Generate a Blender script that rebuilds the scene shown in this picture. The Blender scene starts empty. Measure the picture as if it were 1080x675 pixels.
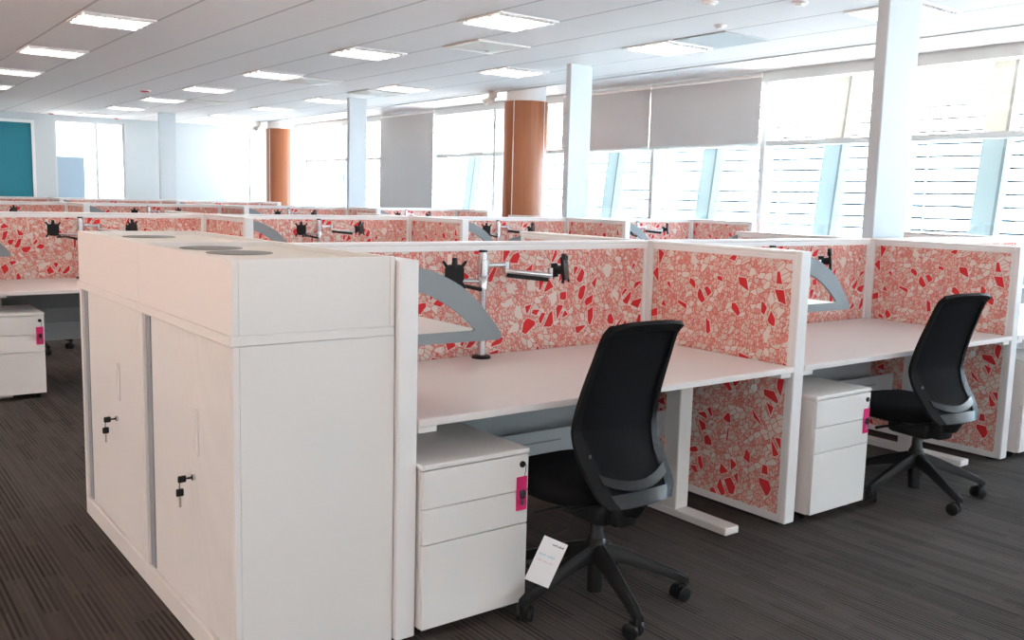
import bpy, bmesh, math, random
from mathutils import Vector, Matrix
random.seed(7)
S = bpy.context.scene
C = S.collection
PI = math.pi

# ------------------------------------------------------------------ camera, sky, exposure
F_PX = 982.21
YAW, PITCH, ROLL = math.radians(-37.0121), math.radians(-7.4366), math.radians(1.4848)
CAM = Vector((-3.3971, -3.3404, 1.41))
fw = Vector((-math.sin(YAW)*math.cos(PITCH), math.cos(YAW)*math.cos(PITCH), math.sin(PITCH)))
rt = fw.cross(Vector((0, 0, 1))).normalized()
up = rt.cross(fw)
rt2 = rt*math.cos(ROLL) + up*math.sin(ROLL)
up2 = -rt*math.sin(ROLL) + up*math.cos(ROLL)
cd = bpy.data.cameras.new('camera'); cam = bpy.data.objects.new('camera', cd); C.objects.link(cam)
M = Matrix((rt2, up2, -fw)).transposed().to_4x4(); M.translation = CAM
cam.matrix_world = M
cd.sensor_fit = 'HORIZONTAL'; cd.sensor_width = 36.0; cd.lens = F_PX/1080*36
cd.clip_start = 0.05; cd.clip_end = 300
S.camera = cam

w = bpy.data.worlds.new('daylight'); S.world = w; w.use_nodes = True
bg = w.node_tree.nodes['Background']
bg.inputs[0].default_value = (0.94, 0.975, 1.0, 1); bg.inputs[1].default_value = 2.5
sd = bpy.data.lights.new('sun', 'SUN'); sd.energy = 34.0; sd.angle = 0.01; sd.color = (1.0, 0.955, 0.925)
sun = bpy.data.objects.new('sun', sd); C.objects.link(sun)      # shines over the roof on to the paving and the building opposite
sun.rotation_euler = Vector((0.62, -0.15, -0.77)).to_track_quat('-Z', 'Y').to_euler()
LAMP = 9.0            # emission of the ceiling light diffusers
S.view_settings.view_transform = 'Standard'
S.view_settings.look = 'None'
S.view_settings.gamma = 1.0
S.view_settings.use_curve_mapping = False
S.view_settings.exposure = 1.3
S.cycles.use_denoising = True
S.cycles.max_bounces = 10; S.cycles.diffuse_bounces = 6; S.cycles.transparent_max_bounces = 12
S.cycles.sample_clamp_indirect = 6.0

# ------------------------------------------------------------------ layout constants (metres)
W = 1.9587; HP = 1.2185; HD = 0.72; T = 0.069; ZC = 2.86; XW = 5.6; YB = 17.7
SP = 0.07                       # spine thickness
LN = 0.9133                     # side screen length in front of the spine
ROWA, ROWB, ROWC, ROWD = 0.0, 4.38, 9.52, 15.0
K0, KS = -1.507, 0.626          # ceiling grid in X

# ------------------------------------------------------------------ materials
def nmat(name):
    m = bpy.data.materials.new(name); m.use_nodes = True
    nt = m.node_tree; return m, nt, nt.nodes, nt.links, nt.nodes['Principled BSDF']
def mat(name, col, rough=0.5, metal=0.0, bump=0.0, bscale=60.0, spec=0.5, var=0.0):
    m, nt, N, L, b = nmat(name)
    b.inputs['Base Color'].default_value = (*col, 1); b.inputs['Roughness'].default_value = rough
    b.inputs['Metallic'].default_value = metal; b.inputs['Specular IOR Level'].default_value = spec
    if bump or var:
        tc = N.new('ShaderNodeTexCoord'); no = N.new('ShaderNodeTexNoise'); no.inputs['Scale'].default_value = bscale
        no.inputs['Detail'].default_value = 3
        L.new(tc.outputs['Object'], no.inputs['Vector'])
        if bump:
            bp = N.new('ShaderNodeBump'); bp.inputs['Strength'].default_value = bump; bp.inputs['Distance'].default_value = 0.002
            L.new(no.outputs['Fac'], bp.inputs['Height']); L.new(bp.outputs[0], b.inputs['Normal'])
        if var:
            mr = N.new('ShaderNodeMapRange'); mr.inputs[3].default_value = 1-var; mr.inputs[4].default_value = 1+var
            mx = N.new('ShaderNodeMix'); mx.data_type = 'RGBA'; mx.blend_type = 'MULTIPLY'; mx.inputs[0].default_value = 1
            mx.inputs[6].default_value = (*col, 1)
            L.new(no.outputs['Fac'], mr.inputs[0]); L.new(mr.outputs[0], mx.inputs[7]); L.new(mx.outputs[2], b.inputs['Base Color'])
    return m
def mth(nt, op, a, b=None, c=None):
    n = nt.nodes.new('ShaderNodeMath'); n.operation = op
    for i, v in enumerate((a, b, c)):
        if v is None: continue
        if isinstance(v, (int, float)): n.inputs[i].default_value = v
        else: nt.links.new(v, n.inputs[i])
    return n.outputs[0]
def mixc(nt, f, a, b):
    n = nt.nodes.new('ShaderNodeMix'); n.data_type = 'RGBA'
    for i, v in ((0, f), (6, a), (7, b)):
        if isinstance(v, (int, float)): n.inputs[i].default_value = v
        elif isinstance(v, tuple): n.inputs[i].default_value = (*v, 1)
        else: nt.links.new(v, n.inputs[i])
    return n.outputs[2]

M_ = {}
M_['white'] = mat('white_powdercoat', (0.80, 0.79, 0.77), 0.42, bump=0.04, bscale=300)
M_['alu'] = mat('white_aluminium_profile', (0.84, 0.84, 0.84), 0.35)
M_['groove'] = mat('shadow_gap', (0.25, 0.25, 0.26), 0.7)
M_['desk'] = mat('desk_laminate', (0.80, 0.765, 0.745), 0.33, bump=0.03, bscale=250)
M_['deskedge'] = mat('desk_edging', (0.82, 0.82, 0.82), 0.45)
M_['greyshelf'] = mat('grey_bracket_paint', (0.26, 0.29, 0.31), 0.5)
M_['greysteel'] = mat('grey_steel', (0.30, 0.33, 0.35), 0.5)
M_['chrome'] = mat('polished_aluminium', (0.66, 0.67, 0.69), 0.24, metal=1.0)
M_['black'] = mat('black_plastic', (0.010, 0.010, 0.011), 0.42, spec=0.3)
M_['trayshade'] = mat('shaded_tray_white', (0.42, 0.46, 0.48), 0.5)  # white tray greyed in its colour for the shade under the desk
M_['blacksatin'] = mat('satin_black_nylon', (0.011, 0.0115, 0.012), 0.42, bump=0.05, bscale=400, spec=0.28)
M_['backframe'] = mat('matt_black_nylon', (0.010, 0.0105, 0.011), 0.5, bump=0.05, bscale=400, spec=0.14)
M_['gloss'] = mat('gloss_black_nylon', (0.014, 0.017, 0.020), 0.30, spec=0.4)
M_['seat'] = mat('black_seat_fabric', (0.008, 0.008, 0.009), 0.95, bump=0.3, bscale=500, spec=0.1)
M_['key'] = mat('key_steel', (0.5, 0.5, 0.48), 0.3, metal=1.0)
M_['tag'] = mat('white_card', (0.85, 0.86, 0.88), 0.6)
M_['inkdark'] = mat('ink_black', (0.03, 0.03, 0.04), 0.6)
M_['inkblue'] = mat('ink_pale_blue', (0.45, 0.66, 0.72), 0.6)
M_['inkred'] = mat('ink_pale_red', (0.72, 0.50, 0.48), 0.6)
M_['wall'] = mat('wall_paint', (0.55, 0.60, 0.62), 0.8, bump=0.05, bscale=120)
M_['wallwarm'] = mat('wall_warm_bounce', (0.84, 0.62, 0.50), 0.85, bump=0.05, bscale=120)  # warm tone chosen for the bounce light off the unseen left wall
M_['teal'] = mat('teal_paint', (0.008, 0.20, 0.27), 0.6, var=0.06, bscale=3)
M_['frame'] = mat('window_frame', (0.62, 0.67, 0.68), 0.45)
M_['soffit'] = mat('plasterboard', (0.86, 0.87, 0.88), 0.8)
M_['column'] = mat('column_paint', (0.54, 0.60, 0.64), 0.55, bump=0.03, bscale=90)
M_['discgrey'] = mat('grey_pot_liner', (0.28, 0.29, 0.28), 0.7)
M_['cream'] = mat('planter_lining', (0.80, 0.76, 0.69), 0.5)
M_['reddet'] = mat('red_plastic', (0.55, 0.02, 0.03), 0.4)
M_['ceilwhite'] = mat('white_fitting', (0.85, 0.85, 0.85), 0.5)
M_['grille'] = mat('return_air_mesh', (0.45, 0.48, 0.48), 0.7, var=0.15, bscale=400)
M_['vent'] = mat('vent_metal', (0.70, 0.69, 0.64), 0.5)
M_['ventdark'] = mat('vent_throat', (0.22, 0.22, 0.21), 0.8)
M_['concrete'] = mat('pale_render', (0.82, 0.83, 0.84), 0.9, var=0.04, bscale=1.5)
M_['extwall'] = mat('dark_curtain_wall', (0.22, 0.225, 0.23), 0.6)
M_['louvre'] = mat('facade_louvre', (0.88, 0.89, 0.90), 0.8)
M_['extglass'] = mat('facade_glass', (0.13, 0.17, 0.18), 0.4)
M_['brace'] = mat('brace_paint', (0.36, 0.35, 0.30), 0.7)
M_['braceedge'] = mat('brace_shadow_side', (0.17, 0.165, 0.15), 0.7)  # darker copy of the brace paint, shade put into the colour
M_['warmbounce'] = mat('warm_bounce_paving', (0.62, 0.42, 0.32), 0.9, var=0.1, bscale=0.8)  # tint added so the unseen ground bounces warm light indoors
M_['ground'] = mat('paving', (0.72, 0.71, 0.69), 0.9, var=0.1, bscale=0.8)

def m_fabric():
    m, nt, N, L, b = nmat('terrazzo_shard_fabric')
    tc = N.new('ShaderNodeTexCoord'); sx = N.new('ShaderNodeSeparateXYZ'); L.new(tc.outputs['Object'], sx.inputs[0])
    u = mth(nt, 'ADD', sx.outputs[0], sx.outputs[1])
    def coords(ang, su, sv):
        ca, sa = math.cos(ang), math.sin(ang)
        a = mth(nt, 'ADD', mth(nt, 'MULTIPLY', u, ca*su), mth(nt, 'MULTIPLY', sx.outputs[2], sa*su))
        c = mth(nt, 'ADD', mth(nt, 'MULTIPLY', u, -sa*sv), mth(nt, 'MULTIPLY', sx.outputs[2], ca*sv))
        cb = N.new('ShaderNodeCombineXYZ'); L.new(a, cb.inputs[0]); L.new(c, cb.inputs[1]); return cb.outputs[0]
    def vor(vec, scale, feat):
        v = N.new('ShaderNodeTexVoronoi'); v.voronoi_dimensions = '2D'; v.feature = feat
        v.inputs['Scale'].default_value = scale; L.new(vec, v.inputs['Vector']); return v
    def layer(vec, scale):
        c = vor(vec, scale, 'F1'); e = vor(vec, scale, 'DISTANCE_TO_EDGE')
        s = N.new('ShaderNodeSeparateColor'); L.new(c.outputs['Color'], s.inputs[0]); return s, e.outputs['Distance']
    c1 = coords(math.radians(58), 0.85, 1.12); c2 = coords(math.radians(-35), 0.8, 1.3); c3 = coords(math.radians(100), 0.75, 1.3)
    s1, e1 = layer(c1, 16.5)
    s2, e2 = layer(c2, 33.0)
    s3, e3 = layer(c3, 54.0)
    pale = (0.82, 0.56, 0.49); line = (0.64, 0.13, 0.11); cream = (0.76, 0.63, 0.55); red = (0.74, 0.045, 0.05); white = (0.82, 0.72, 0.66); pink = (0.76, 0.35, 0.295)
    # fine network
    base = mixc(nt, mth(nt, 'GREATER_THAN', s3.outputs[0], 0.6), pale, pink)
    base = mixc(nt, mth(nt, 'GREATER_THAN', s3.outputs[1], 0.72), base, cream)
    fine = mixc(nt, mth(nt, 'LESS_THAN', e3, 0.07), base, line)
    # middle shards: cream and outlined
    big2 = mth(nt, 'GREATER_THAN', s2.outputs[0], 0.66)
    fill2 = mixc(nt, mth(nt, 'GREATER_THAN', s2.outputs[1], 0.5), cream, white)
    sh2 = mixc(nt, mth(nt, 'LESS_THAN', e2, 0.05), fill2, line)
    r2 = mixc(nt, big2, fine, sh2)
    r2 = mixc(nt, mth(nt, 'LESS_THAN', e2, 0.03), r2, line)
    # big shards: red with a pale outline, some white
    isred = mth(nt, 'GREATER_THAN', s1.outputs[0], 0.76)
    iswh = mth(nt, 'LESS_THAN', s1.outputs[0], 0.08)
    inr = mth(nt, 'GREATER_THAN', e1, 0.19)
    ino = mth(nt, 'GREATER_THAN', e1, 0.13)
    r1 = mixc(nt, mth(nt, 'MULTIPLY', isred, ino), r2, white)
    r1 = mixc(nt, mth(nt, 'MULTIPLY', isred, inr), r1, red)
    r1 = mixc(nt, mth(nt, 'MULTIPLY', iswh, inr), r1, white)
    L.new(r1, b.inputs['Base Color']); b.inputs['Roughness'].default_value = 0.9; b.inputs['Specular IOR Level'].default_value = 0.15
    return m
M_['fabric'] = m_fabric()

def m_carpet():
    m, nt, N, L, b = nmat('striped_loop_carpet')
    tc = N.new('ShaderNodeTexCoord'); sx = N.new('ShaderNodeSeparateXYZ'); L.new(tc.outputs['Object'], sx.inputs[0])
    X, Y = sx.outputs[0], sx.outputs[1]
    ix = mth(nt, 'FLOOR', mth(nt, 'DIVIDE', X, 0.25))
    iy = mth(nt, 'FLOOR', mth(nt, 'ADD', mth(nt, 'DIVIDE', Y, 1.0), mth(nt, 'MULTIPLY', ix, 0.37)))
    cb = N.new('ShaderNodeCombineXYZ'); L.new(ix, cb.inputs[0]); L.new(iy, cb.inputs[1])
    wn = N.new('ShaderNodeTexWhiteNoise'); wn.noise_dimensions = '3D'; L.new(cb.outputs[0], wn.inputs['Vector'])
    def noise(sx_, sy_, det=2.0, off=0.0):
        c = N.new('ShaderNodeCombineXYZ'); L.new(mth(nt, 'MULTIPLY', X, sx_), c.inputs[0]); L.new(mth(nt, 'MULTIPLY', Y, sy_), c.inputs[1])
        c.inputs[2].default_value = off
        n = N.new('ShaderNodeTexNoise'); n.inputs['Scale'].default_value = 1.0; n.inputs['Detail'].default_value = det
        L.new(c.outputs[0], n.inputs['Vector']); return n.outputs['Fac']
    def wnoise(a, b_, c_=0.0):
        c = N.new('ShaderNodeCombineXYZ'); c.inputs[2].default_value = c_
        L.new(a, c.inputs[0])
        if b_ is not None: L.new(b_, c.inputs[1])
        n = N.new('ShaderNodeTexWhiteNoise'); n.noise_dimensions = '3D'; L.new(c.outputs[0], n.inputs['Vector']); return n.outputs['Value']
    P = 0.0095
    il = mth(nt, 'FLOOR', mth(nt, 'DIVIDE', X, P))
    ig = mth(nt, 'FLOOR', mth(nt, 'DIVIDE', X, P*6))
    gy = mth(nt, 'FLOOR', mth(nt, 'ADD', mth(nt, 'DIVIDE', Y, 0.36), mth(nt, 'MULTIPLY', wnoise(ig, None, 1.0), 5.0)))
    ly_ = mth(nt, 'FLOOR', mth(nt, 'ADD', mth(nt, 'DIVIDE', Y, 0.55), mth(nt, 'MULTIPLY', wnoise(il, None, 2.0), 7.0)))
    even = mth(nt, 'GREATER_THAN', mth(nt, 'SINE', mth(nt, 'MULTIPLY', X, PI/P)), 0.0)
    gate = mth(nt, 'GREATER_THAN', wnoise(ig, gy, 5.0), 0.52)
    dark = mth(nt, 'MULTIPLY', mth(nt, 'MULTIPLY', even, gate), -0.34)
    soft = mth(nt, 'MULTIPLY', mth(nt, 'SUBTRACT', even, 0.5), -0.20)
    lr = mth(nt, 'MULTIPLY', mth(nt, 'SUBTRACT', wnoise(il, ly_, 9.0), 0.5), 0.34)
    t = mth(nt, 'MULTIPLY', mth(nt, 'SUBTRACT', wn.outputs['Value'], 0.5), 0.22)
    fuzz = noise(420, 420, 1.0); fz = mth(nt, 'MULTIPLY', mth(nt, 'SUBTRACT', fuzz, 0.5), 0.9)
    tot = mth(nt, 'ADD', mth(nt, 'ADD', mth(nt, 'ADD', 1.06, dark), mth(nt, 'ADD', soft, mth(nt, 'ADD', lr, t))), fz)
    hue = mixc(nt, noise(1.1, 0.9, 2.0, 7.0), (0.066, 0.060, 0.057), (0.080, 0.067, 0.060))
    mx = N.new('ShaderNodeMix'); mx.data_type = 'RGBA'; mx.blend_type = 'MULTIPLY'; mx.inputs[0].default_value = 1
    L.new(hue, mx.inputs[6]); L.new(tot, mx.inputs[7]); L.new(mx.outputs[2], b.inputs['Base Color'])
    bp = N.new('ShaderNodeBump'); bp.inputs['Strength'].default_value = 0.5; bp.inputs['Distance'].default_value = 0.004
    L.new(fuzz, bp.inputs['Height']); L.new(bp.outputs[0], b.inputs['Normal'])
    b.inputs['Roughness'].default_value = 0.95; b.inputs['Specular IOR Level'].default_value = 0.12
    return m
M_['carpet'] = m_carpet()

def m_ceiling():
    m, nt, N, L, b = nmat('mineral_fibre_tiles')
    tc = N.new('ShaderNodeTexCoord'); sx = N.new('ShaderNodeSeparateXYZ'); L.new(tc.outputs['Object'], sx.inputs[0])
    def ln(v, off, per, wd):
        f = mth(nt, 'FRACT', mth(nt, 'DIVIDE', mth(nt, 'SUBTRACT', v, off), per))
        d = mth(nt, 'MINIMUM', f, mth(nt, 'SUBTRACT', 1.0, f))
        return mth(nt, 'LESS_THAN', d, wd/per)
    l1 = ln(sx.outputs[0], K0, KS, 0.012); l2 = ln(sx.outputs[1], 0.37, 1.22, 0.004)
    no = N.new('ShaderNodeTexNoise'); no.inputs['Scale'].default_value = 120; L.new(tc.outputs['Object'], no.inputs['Vector'])
    base = mixc(nt, no.outputs['Fac'], (0.74, 0.725, 0.715), (0.84, 0.825, 0.815))
    c = mixc(nt, mth(nt, 'MULTIPLY', l2, 0.4), base, (0.55, 0.55, 0.55))
    c = mixc(nt, mth(nt, 'MULTIPLY', l1, 0.75), c, (0.42, 0.40, 0.39))
    L.new(c, b.inputs['Base Color']); b.inputs['Roughness'].default_value = 0.9
    return m
M_['ceiling'] = m_ceiling()

def m_wood():
    m, nt, N, L, b = nmat('cherry_veneer')
    tc = N.new('ShaderNodeTexCoord'); mp = N.new('ShaderNodeMapping'); mp.inputs['Scale'].default_value = (14, 14, 0.5)
    L.new(tc.outputs['Object'], mp.inputs[0])
    no = N.new('ShaderNodeTexNoise'); no.inputs['Scale'].default_value = 2; no.inputs['Detail'].default_value = 4; L.new(mp.outputs[0], no.inputs['Vector'])
    L.new(mixc(nt, no.outputs['Fac'], (0.30, 0.095, 0.038), (0.47, 0.17, 0.07)), b.inputs['Base Color'])
    b.inputs['Roughness'].default_value = 0.35
    return m
M_['wood'] = m_wood()

def m_glass(name, tint):
    m, nt, N, L, b = nmat(name); N.remove(b); out = N['Material Output']
    tr = N.new('ShaderNodeBsdfTransparent'); tr.inputs[0].default_value = (*tint, 1)
    gl = N.new('ShaderNodeBsdfGlossy'); gl.inputs['Roughness'].default_value = 0.02
    mx = N.new('ShaderNodeMixShader'); mx.inputs[0].default_value = 0.06
    L.new(tr.outputs[0], mx.inputs[1]); L.new(gl.outputs[0], mx.inputs[2]); L.new(mx.outputs[0], out.inputs[0]); return m
M_['glass'] = m_glass('clear_glass', (0.98, 0.98, 0.98))
M_['glassblue'] = m_glass('tinted_glass', (0.78, 0.91, 1.0))
def m_trans(name, col, t, tint=None):
    m, nt, N, L, b = nmat(name); out = N['Material Output']
    b.inputs['Base Color'].default_value = (*col, 1); b.inputs['Roughness'].default_value = 0.8
    tl = N.new('ShaderNodeBsdfTranslucent'); tl.inputs[0].default_value = (*(tint or col), 1)
    mx = N.new('ShaderNodeMixShader'); mx.inputs[0].default_value = t
    L.new(b.outputs[0], mx.inputs[1]); L.new(tl.outputs[0], mx.inputs[2]); L.new(mx.outputs[0], out.inputs[0]); return m
M_['blind'] = m_trans('blind_cloth', (0.60, 0.615, 0.625), 0.12)
M_['frosted'] = m_trans('frosted_film', (0.42, 0.54, 0.64), 0.2)
M_['pinkpouch'] = m_trans('pink_plastic', (0.85, 0.035, 0.22), 0.25)
def m_mesh():
    m, nt, N, L, b = nmat('black_mesh_weave'); out = N['Material Output']
    b.inputs['Base Color'].default_value = (0.006, 0.0065, 0.008, 1); b.inputs['Specular IOR Level'].default_value = 0.12; b.inputs['Roughness'].default_value = 0.8
    tr = N.new('ShaderNodeBsdfTransparent'); mx = N.new('ShaderNodeMixShader'); mx.inputs[0].default_value = 0.03
    L.new(b.outputs[0], mx.inputs[1]); L.new(tr.outputs[0], mx.inputs[2]); L.new(mx.outputs[0], out.inputs[0]); return m
M_['mesh'] = m_mesh()
def m_emit(name, col, s):
    m, nt, N, L, b = nmat(name)
    b.inputs['Base Color'].default_value = (0.8, 0.8, 0.8, 1)
    b.inputs['Emission Color'].default_value = (*col, 1); b.inputs['Emission Strength'].default_value = s; return m
M_['lamp'] = m_emit('lamp_diffuser', (1.0, 0.94, 0.86), LAMP)

# ------------------------------------------------------------------ mesh helpers
class MB:
    def __init__(s): s.bm = bmesh.new()
    def box(s, x0, x1, y0, y1, z0, z1, bev=0.0, seg=2):
        vs = [s.bm.verts.new((x, y, z)) for x in (x0, x1) for y in (y0, y1) for z in (z0, z1)]
        fs = [s.bm.faces.new([vs[i] for i in f]) for f in ((0,1,3,2), (4,6,7,5), (0,4,5,1), (2,3,7,6), (0,2,6,4), (1,5,7,3))]
        if bev:
            es = list({e for f in fs for e in f.edges})
            bmesh.ops.bevel(s.bm, geom=es, offset=bev, segments=seg, affect='EDGES', profile=0.5)
        return s
    def xf(s, fn, mtx):
        n0 = set(s.bm.verts); fn(s)
        bmesh.ops.transform(s.bm, matrix=mtx, verts=[v for v in s.bm.verts if v not in n0]); return s
    def tube(s, pts, r, n=10, caps=True, flat=1.0):
        P = [Vector(p) for p in pts]; R = r if isinstance(r, (list, tuple)) else [r]*len(P)
        rings = []; prev = None
        for i, p in enumerate(P):
            t = (P[min(i+1, len(P)-1)] - P[max(i-1, 0)]).normalized()
            if prev is None:
                a = Vector((0, 0, 1)) if abs(t.z) < 0.9 else Vector((1, 0, 0)); nrm = (a - t*a.dot(t)).normalized()
            else: nrm = (prev - t*prev.dot(t)).normalized()
            prev = nrm; bn = t.cross(nrm)
            rings.append([s.bm.verts.new(p + (nrm*math.cos(2*PI*k/n)*flat + bn*math.sin(2*PI*k/n))*R[i]) for k in range(n)])
        for a, b in zip(rings, rings[1:]):
            for k in range(n): s.bm.faces.new((a[k], a[(k+1) % n], b[(k+1) % n], b[k]))
        if caps: s.bm.faces.new(rings[0][::-1]); s.bm.faces.new(rings[-1])
        return s
    def lathe(s, prof, cx=0, cy=0, n=24, axis='z'):
        rings = []
        for r, z in prof:
            rings.append([s.bm.verts.new((cx + max(r, 1e-5)*math.cos(2*PI*k/n), cy + max(r, 1e-5)*math.sin(2*PI*k/n), z)) for k in range(n)])
        for a, b in zip(rings, rings[1:]):
            for k in range(n): s.bm.faces.new((a[k], a[(k+1) % n], b[(k+1) % n], b[k]))
        s.bm.faces.new(rings[0][::-1]); s.bm.faces.new(rings[-1]); return s
    def prism(s, poly, plane, d0, d1):
        def P(a, b, d): return (a, d, b) if plane == 'xz' else ((d, a, b) if plane == 'yz' else (a, b, d))
        A = [s.bm.verts.new(P(a, b, d0)) for a, b in poly]; B = [s.bm.verts.new(P(a, b, d1)) for a, b in poly]; n = len(poly)
        for i in range(n): s.bm.faces.new((A[i], A[(i+1) % n], B[(i+1) % n], B[i]))
        s.bm.faces.new(A[::-1]); s.bm.faces.new(B); return s
    def ringprism(s, outer, inner, plane, d0, d1):
        def P(a, b, d): return (a, d, b) if plane == 'xz' else ((d, a, b) if plane == 'yz' else (a, b, d))
        n = len(outer)
        V = [[[s.bm.verts.new(P(a, b, d)) for a, b in q] for q in (outer, inner)] for d in (d0, d1)]
        for i in range(n):
            j = (i+1) % n
            for d in (0, 1): s.bm.faces.new((V[d][0][i], V[d][0][j], V[d][1][j], V[d][1][i]))
            for q in (0, 1): s.bm.faces.new((V[0][q][i], V[0][q][j], V[1][q][j], V[1][q][i]))
        return s
    def shell(s, fn, nu, nv, th):
        """closed shell of thickness th about the surface fn(u,v)"""
        G = [[Vector(fn(i/nu, j/nv)) for j in range(nv+1)] for i in range(nu+1)]
        V = [[[None]*(nv+1) for _ in range(nu+1)] for _ in (0, 1)]
        for i in range(nu+1):
            for j in range(nv+1):
                du = G[min(i+1, nu)][j] - G[max(i-1, 0)][j]; dv = G[i][min(j+1, nv)] - G[i][max(j-1, 0)]
                nn = du.cross(dv)
                nn = nn.normalized() if nn.length > 1e-9 else Vector((0, 1, 0))
                for k, sg in ((0, -0.5), (1, 0.5)): V[k][i][j] = s.bm.verts.new(G[i][j] + nn*th*sg)
        for k in (0, 1):
            for i in range(nu):
                for j in range(nv): s.bm.faces.new((V[k][i][j], V[k][i+1][j], V[k][i+1][j+1], V[k][i][j+1]))
        per = [(i, 0) for i in range(nu)] + [(nu, j) for j in range(nv)] + [(i, nv) for i in range(nu, 0, -1)] + [(0, j) for j in range(nv, 0, -1)]
        for a, b in zip(per, per[1:] + per[:1]):
            s.bm.faces.new((V[0][a[0]][a[1]], V[0][b[0]][b[1]], V[1][b[0]][b[1]], V[1][a[0]][a[1]]))
        return s
    def build(s, name, m, parent=None, smooth=False, loc=None):
        bmesh.ops.recalc_face_normals(s.bm, faces=s.bm.faces)
        me = bpy.data.meshes.new(name); s.bm.to_mesh(me); s.bm.free()
        me.materials.append(M_[m] if isinstance(m, str) else m)
        if smooth:
            for p in me.polygons: p.use_smooth = True
            try: me.set_sharp_from_angle(angle=math.radians(40))
            except Exception: pass
        o = bpy.data.objects.new(name, me); C.objects.link(o)
        if parent is not None: o.parent = parent
        if loc is not None: o.location = loc
        return o
def tag(o, label, cat, group=None):
    o['label'] = label; o['category'] = cat
    if group: o['group'] = group
    return o
def thing(name, label, cat, loc=(0, 0, 0), rz=0.0, group=None):
    o = bpy.data.objects.new(name, None); C.objects.link(o); o.empty_display_size = 0.1
    o.location = loc; o.rotation_euler = (0, 0, rz); return tag(o, label, cat, group)
def struct(o): o['kind'] = 'structure'; return o
def dup(root, label, loc=None, rz=None):
    def cp(o, par):
        c = o.copy(); C.objects.link(c)
        if par is not None: c.parent = par
        for ch in list(o.children): cp(ch, c)
        return c
    r = cp(root, None); r['label'] = label
    if loc is not None: r.location = loc
    if rz is not None: r.rotation_euler = (0, 0, rz)
    return r

# ------------------------------------------------------------------ room shell
XL, YF = -7.2, -7.0
struct(MB().box(XL-0.1, XW+0.1, YF-0.1, YB+0.1, -0.08, 0).build('floor', 'carpet'))
XS = 4.30                                             # edge of the tiled ceiling
struct(MB().box(XL-0.1, XS, YF-0.1, YB+0.1, ZC, ZC+0.05).build('ceiling', 'ceiling'))
struct(MB().box(XS-0.03, XW+0.15, YF-0.1, YB+0.1, 2.955, 3.02).build('trim_1', 'soffit'))
struct(MB().box(XW+0.151, 7.7, YF-0.1, YB+0.1, 3.03, 3.15).build('trim_shade', 'soffit'))  # unseen eaves added to keep the sun off the braces
struct(MB().box(XS-0.03, XS, YF-0.1, YB+0.1, ZC-0.012, 2.955).build('trim_2', 'frame'))
wl = MB().box(XL-0.1, XL, YF-0.1, YB+0.1, 0, 0.5).box(XL-0.1, XL, YF-0.1, YB+0.1, 2.6, ZC+0.05).box(XL-0.1, XL, 9.0, YB+0.1, 0.5, 2.6)
for k in range(9): wl.box(XL-0.1, XL, YF-0.1+k*2.0, YF+1.40+k*2.0, 0.5, 2.6)  # openings in the unseen left wall added for light from that side
struct(wl.build('wall_left', 'wallwarm'))
# wall with the long window band
ZS, ZH, ZT = 0.78, 2.93, 2.125
wr = MB().box(XW, XW+0.2, YF-0.1, YB+0.1, 0, ZS).box(XW, XW+0.2, YF-0.1, YB+0.1, ZH, 3.02)
struct(wr.build('wall_right', 'wall'))
edges = [3.8 + 1.8*k for k in range(-6, 8)] + [YB]
wn = 0
for a, b in zip(edges, edges[1:]):
    wn += 1
    f = MB()
    f.box(XW+0.0, XW+0.16, a-0.035, a+0.035, ZS, ZH).box(XW, XW+0.16, a+0.035, b-0.035, ZH-0.10, ZH).box(XW, XW+0.16, a+0.035, b-0.035, ZS, ZS+0.06)
    f.box(XW+0.02, XW+0.14, a+0.035, b-0.035, ZT-0.03, ZT+0.03)
    f.box(XW+0.08, XW+0.11, a+0.035, a+0.05, ZS+0.06, ZH-0.10).box(XW+0.08, XW+0.11, b-0.20, b-0.19, ZS+0.06, ZH-0.10)
    wo = struct(f.build('window_%d' % wn, 'frame'))
    MB().box(XW+0.09, XW+0.098, a+0.05, b-0.035, ZT+0.03, ZH-0.10).build('upper_pane', 'glass', wo)
    MB().box(XW+0.09, XW+0.098, a+0.05, b-0.035, ZS+0.06, ZT-0.03).build('lower_pane', 'glassblue', wo)
struct(MB().box(XW+0.21, 60, -40, 70, -1.1, -1.0).build('ground', 'ground'))
struct(MB().box(-60, XL-0.11, -40, 70, -1.1, -1.0).build('ground_bounce', 'warmbounce'))  # unseen ground added as a warm bounce for ceiling and left faces
# back wall with two windows
def back(z0, z1, x0, x1): wb.box(x0, x1, YB, YB+0.2, z0, z1)
wb = MB()
BW = [(0.68, 2.04), (4.20, 4.80)]
back(0, 3.02, XL-0.1, 0.68); back(0, 3.02, 2.04, 4.20); back(0, 3.02, 4.80, XW+0.2)
for x0, x1 in BW: back(0, 0.25, x0, x1); back(2.78, 3.02, x0, x1)
struct(wb.build('wall_back', 'wall'))
for i, (x0, x1) in enumerate(BW):
    f = MB().box(x0, x0+0.04, YB+0.02, YB+0.14, 0.25, 2.78).box(x1-0.04, x1, YB+0.02, YB+0.14, 0.25, 2.78).box(x0+.04, x1-.04, YB+0.02, YB+0.14, 2.73, 2.78).box(x0+.04, x1-.04, YB+0.02, YB+0.14, 0.25, 0.31)
    if i == 0: f.box(1.455, 1.515, YB+0.02, YB+0.14, 0.31, 2.73)
    else: f.box(x0+.04, x1-.04, YB+0.02, YB+0.14, 2.09, 2.14)
    wn += 1
    wo = struct(f.build('window_%d' % wn, 'frame'))
    MB().box(x0+0.04, x1-0.04, YB+0.07, YB+0.078, 0.31, 2.73).build('pane', 'glass', wo)
    if i == 0: MB().box(0.72, 1.24, YB+0.04, YB+0.055, 0.31, 2.03).build('frosted_film', 'frosted', wo)
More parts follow.
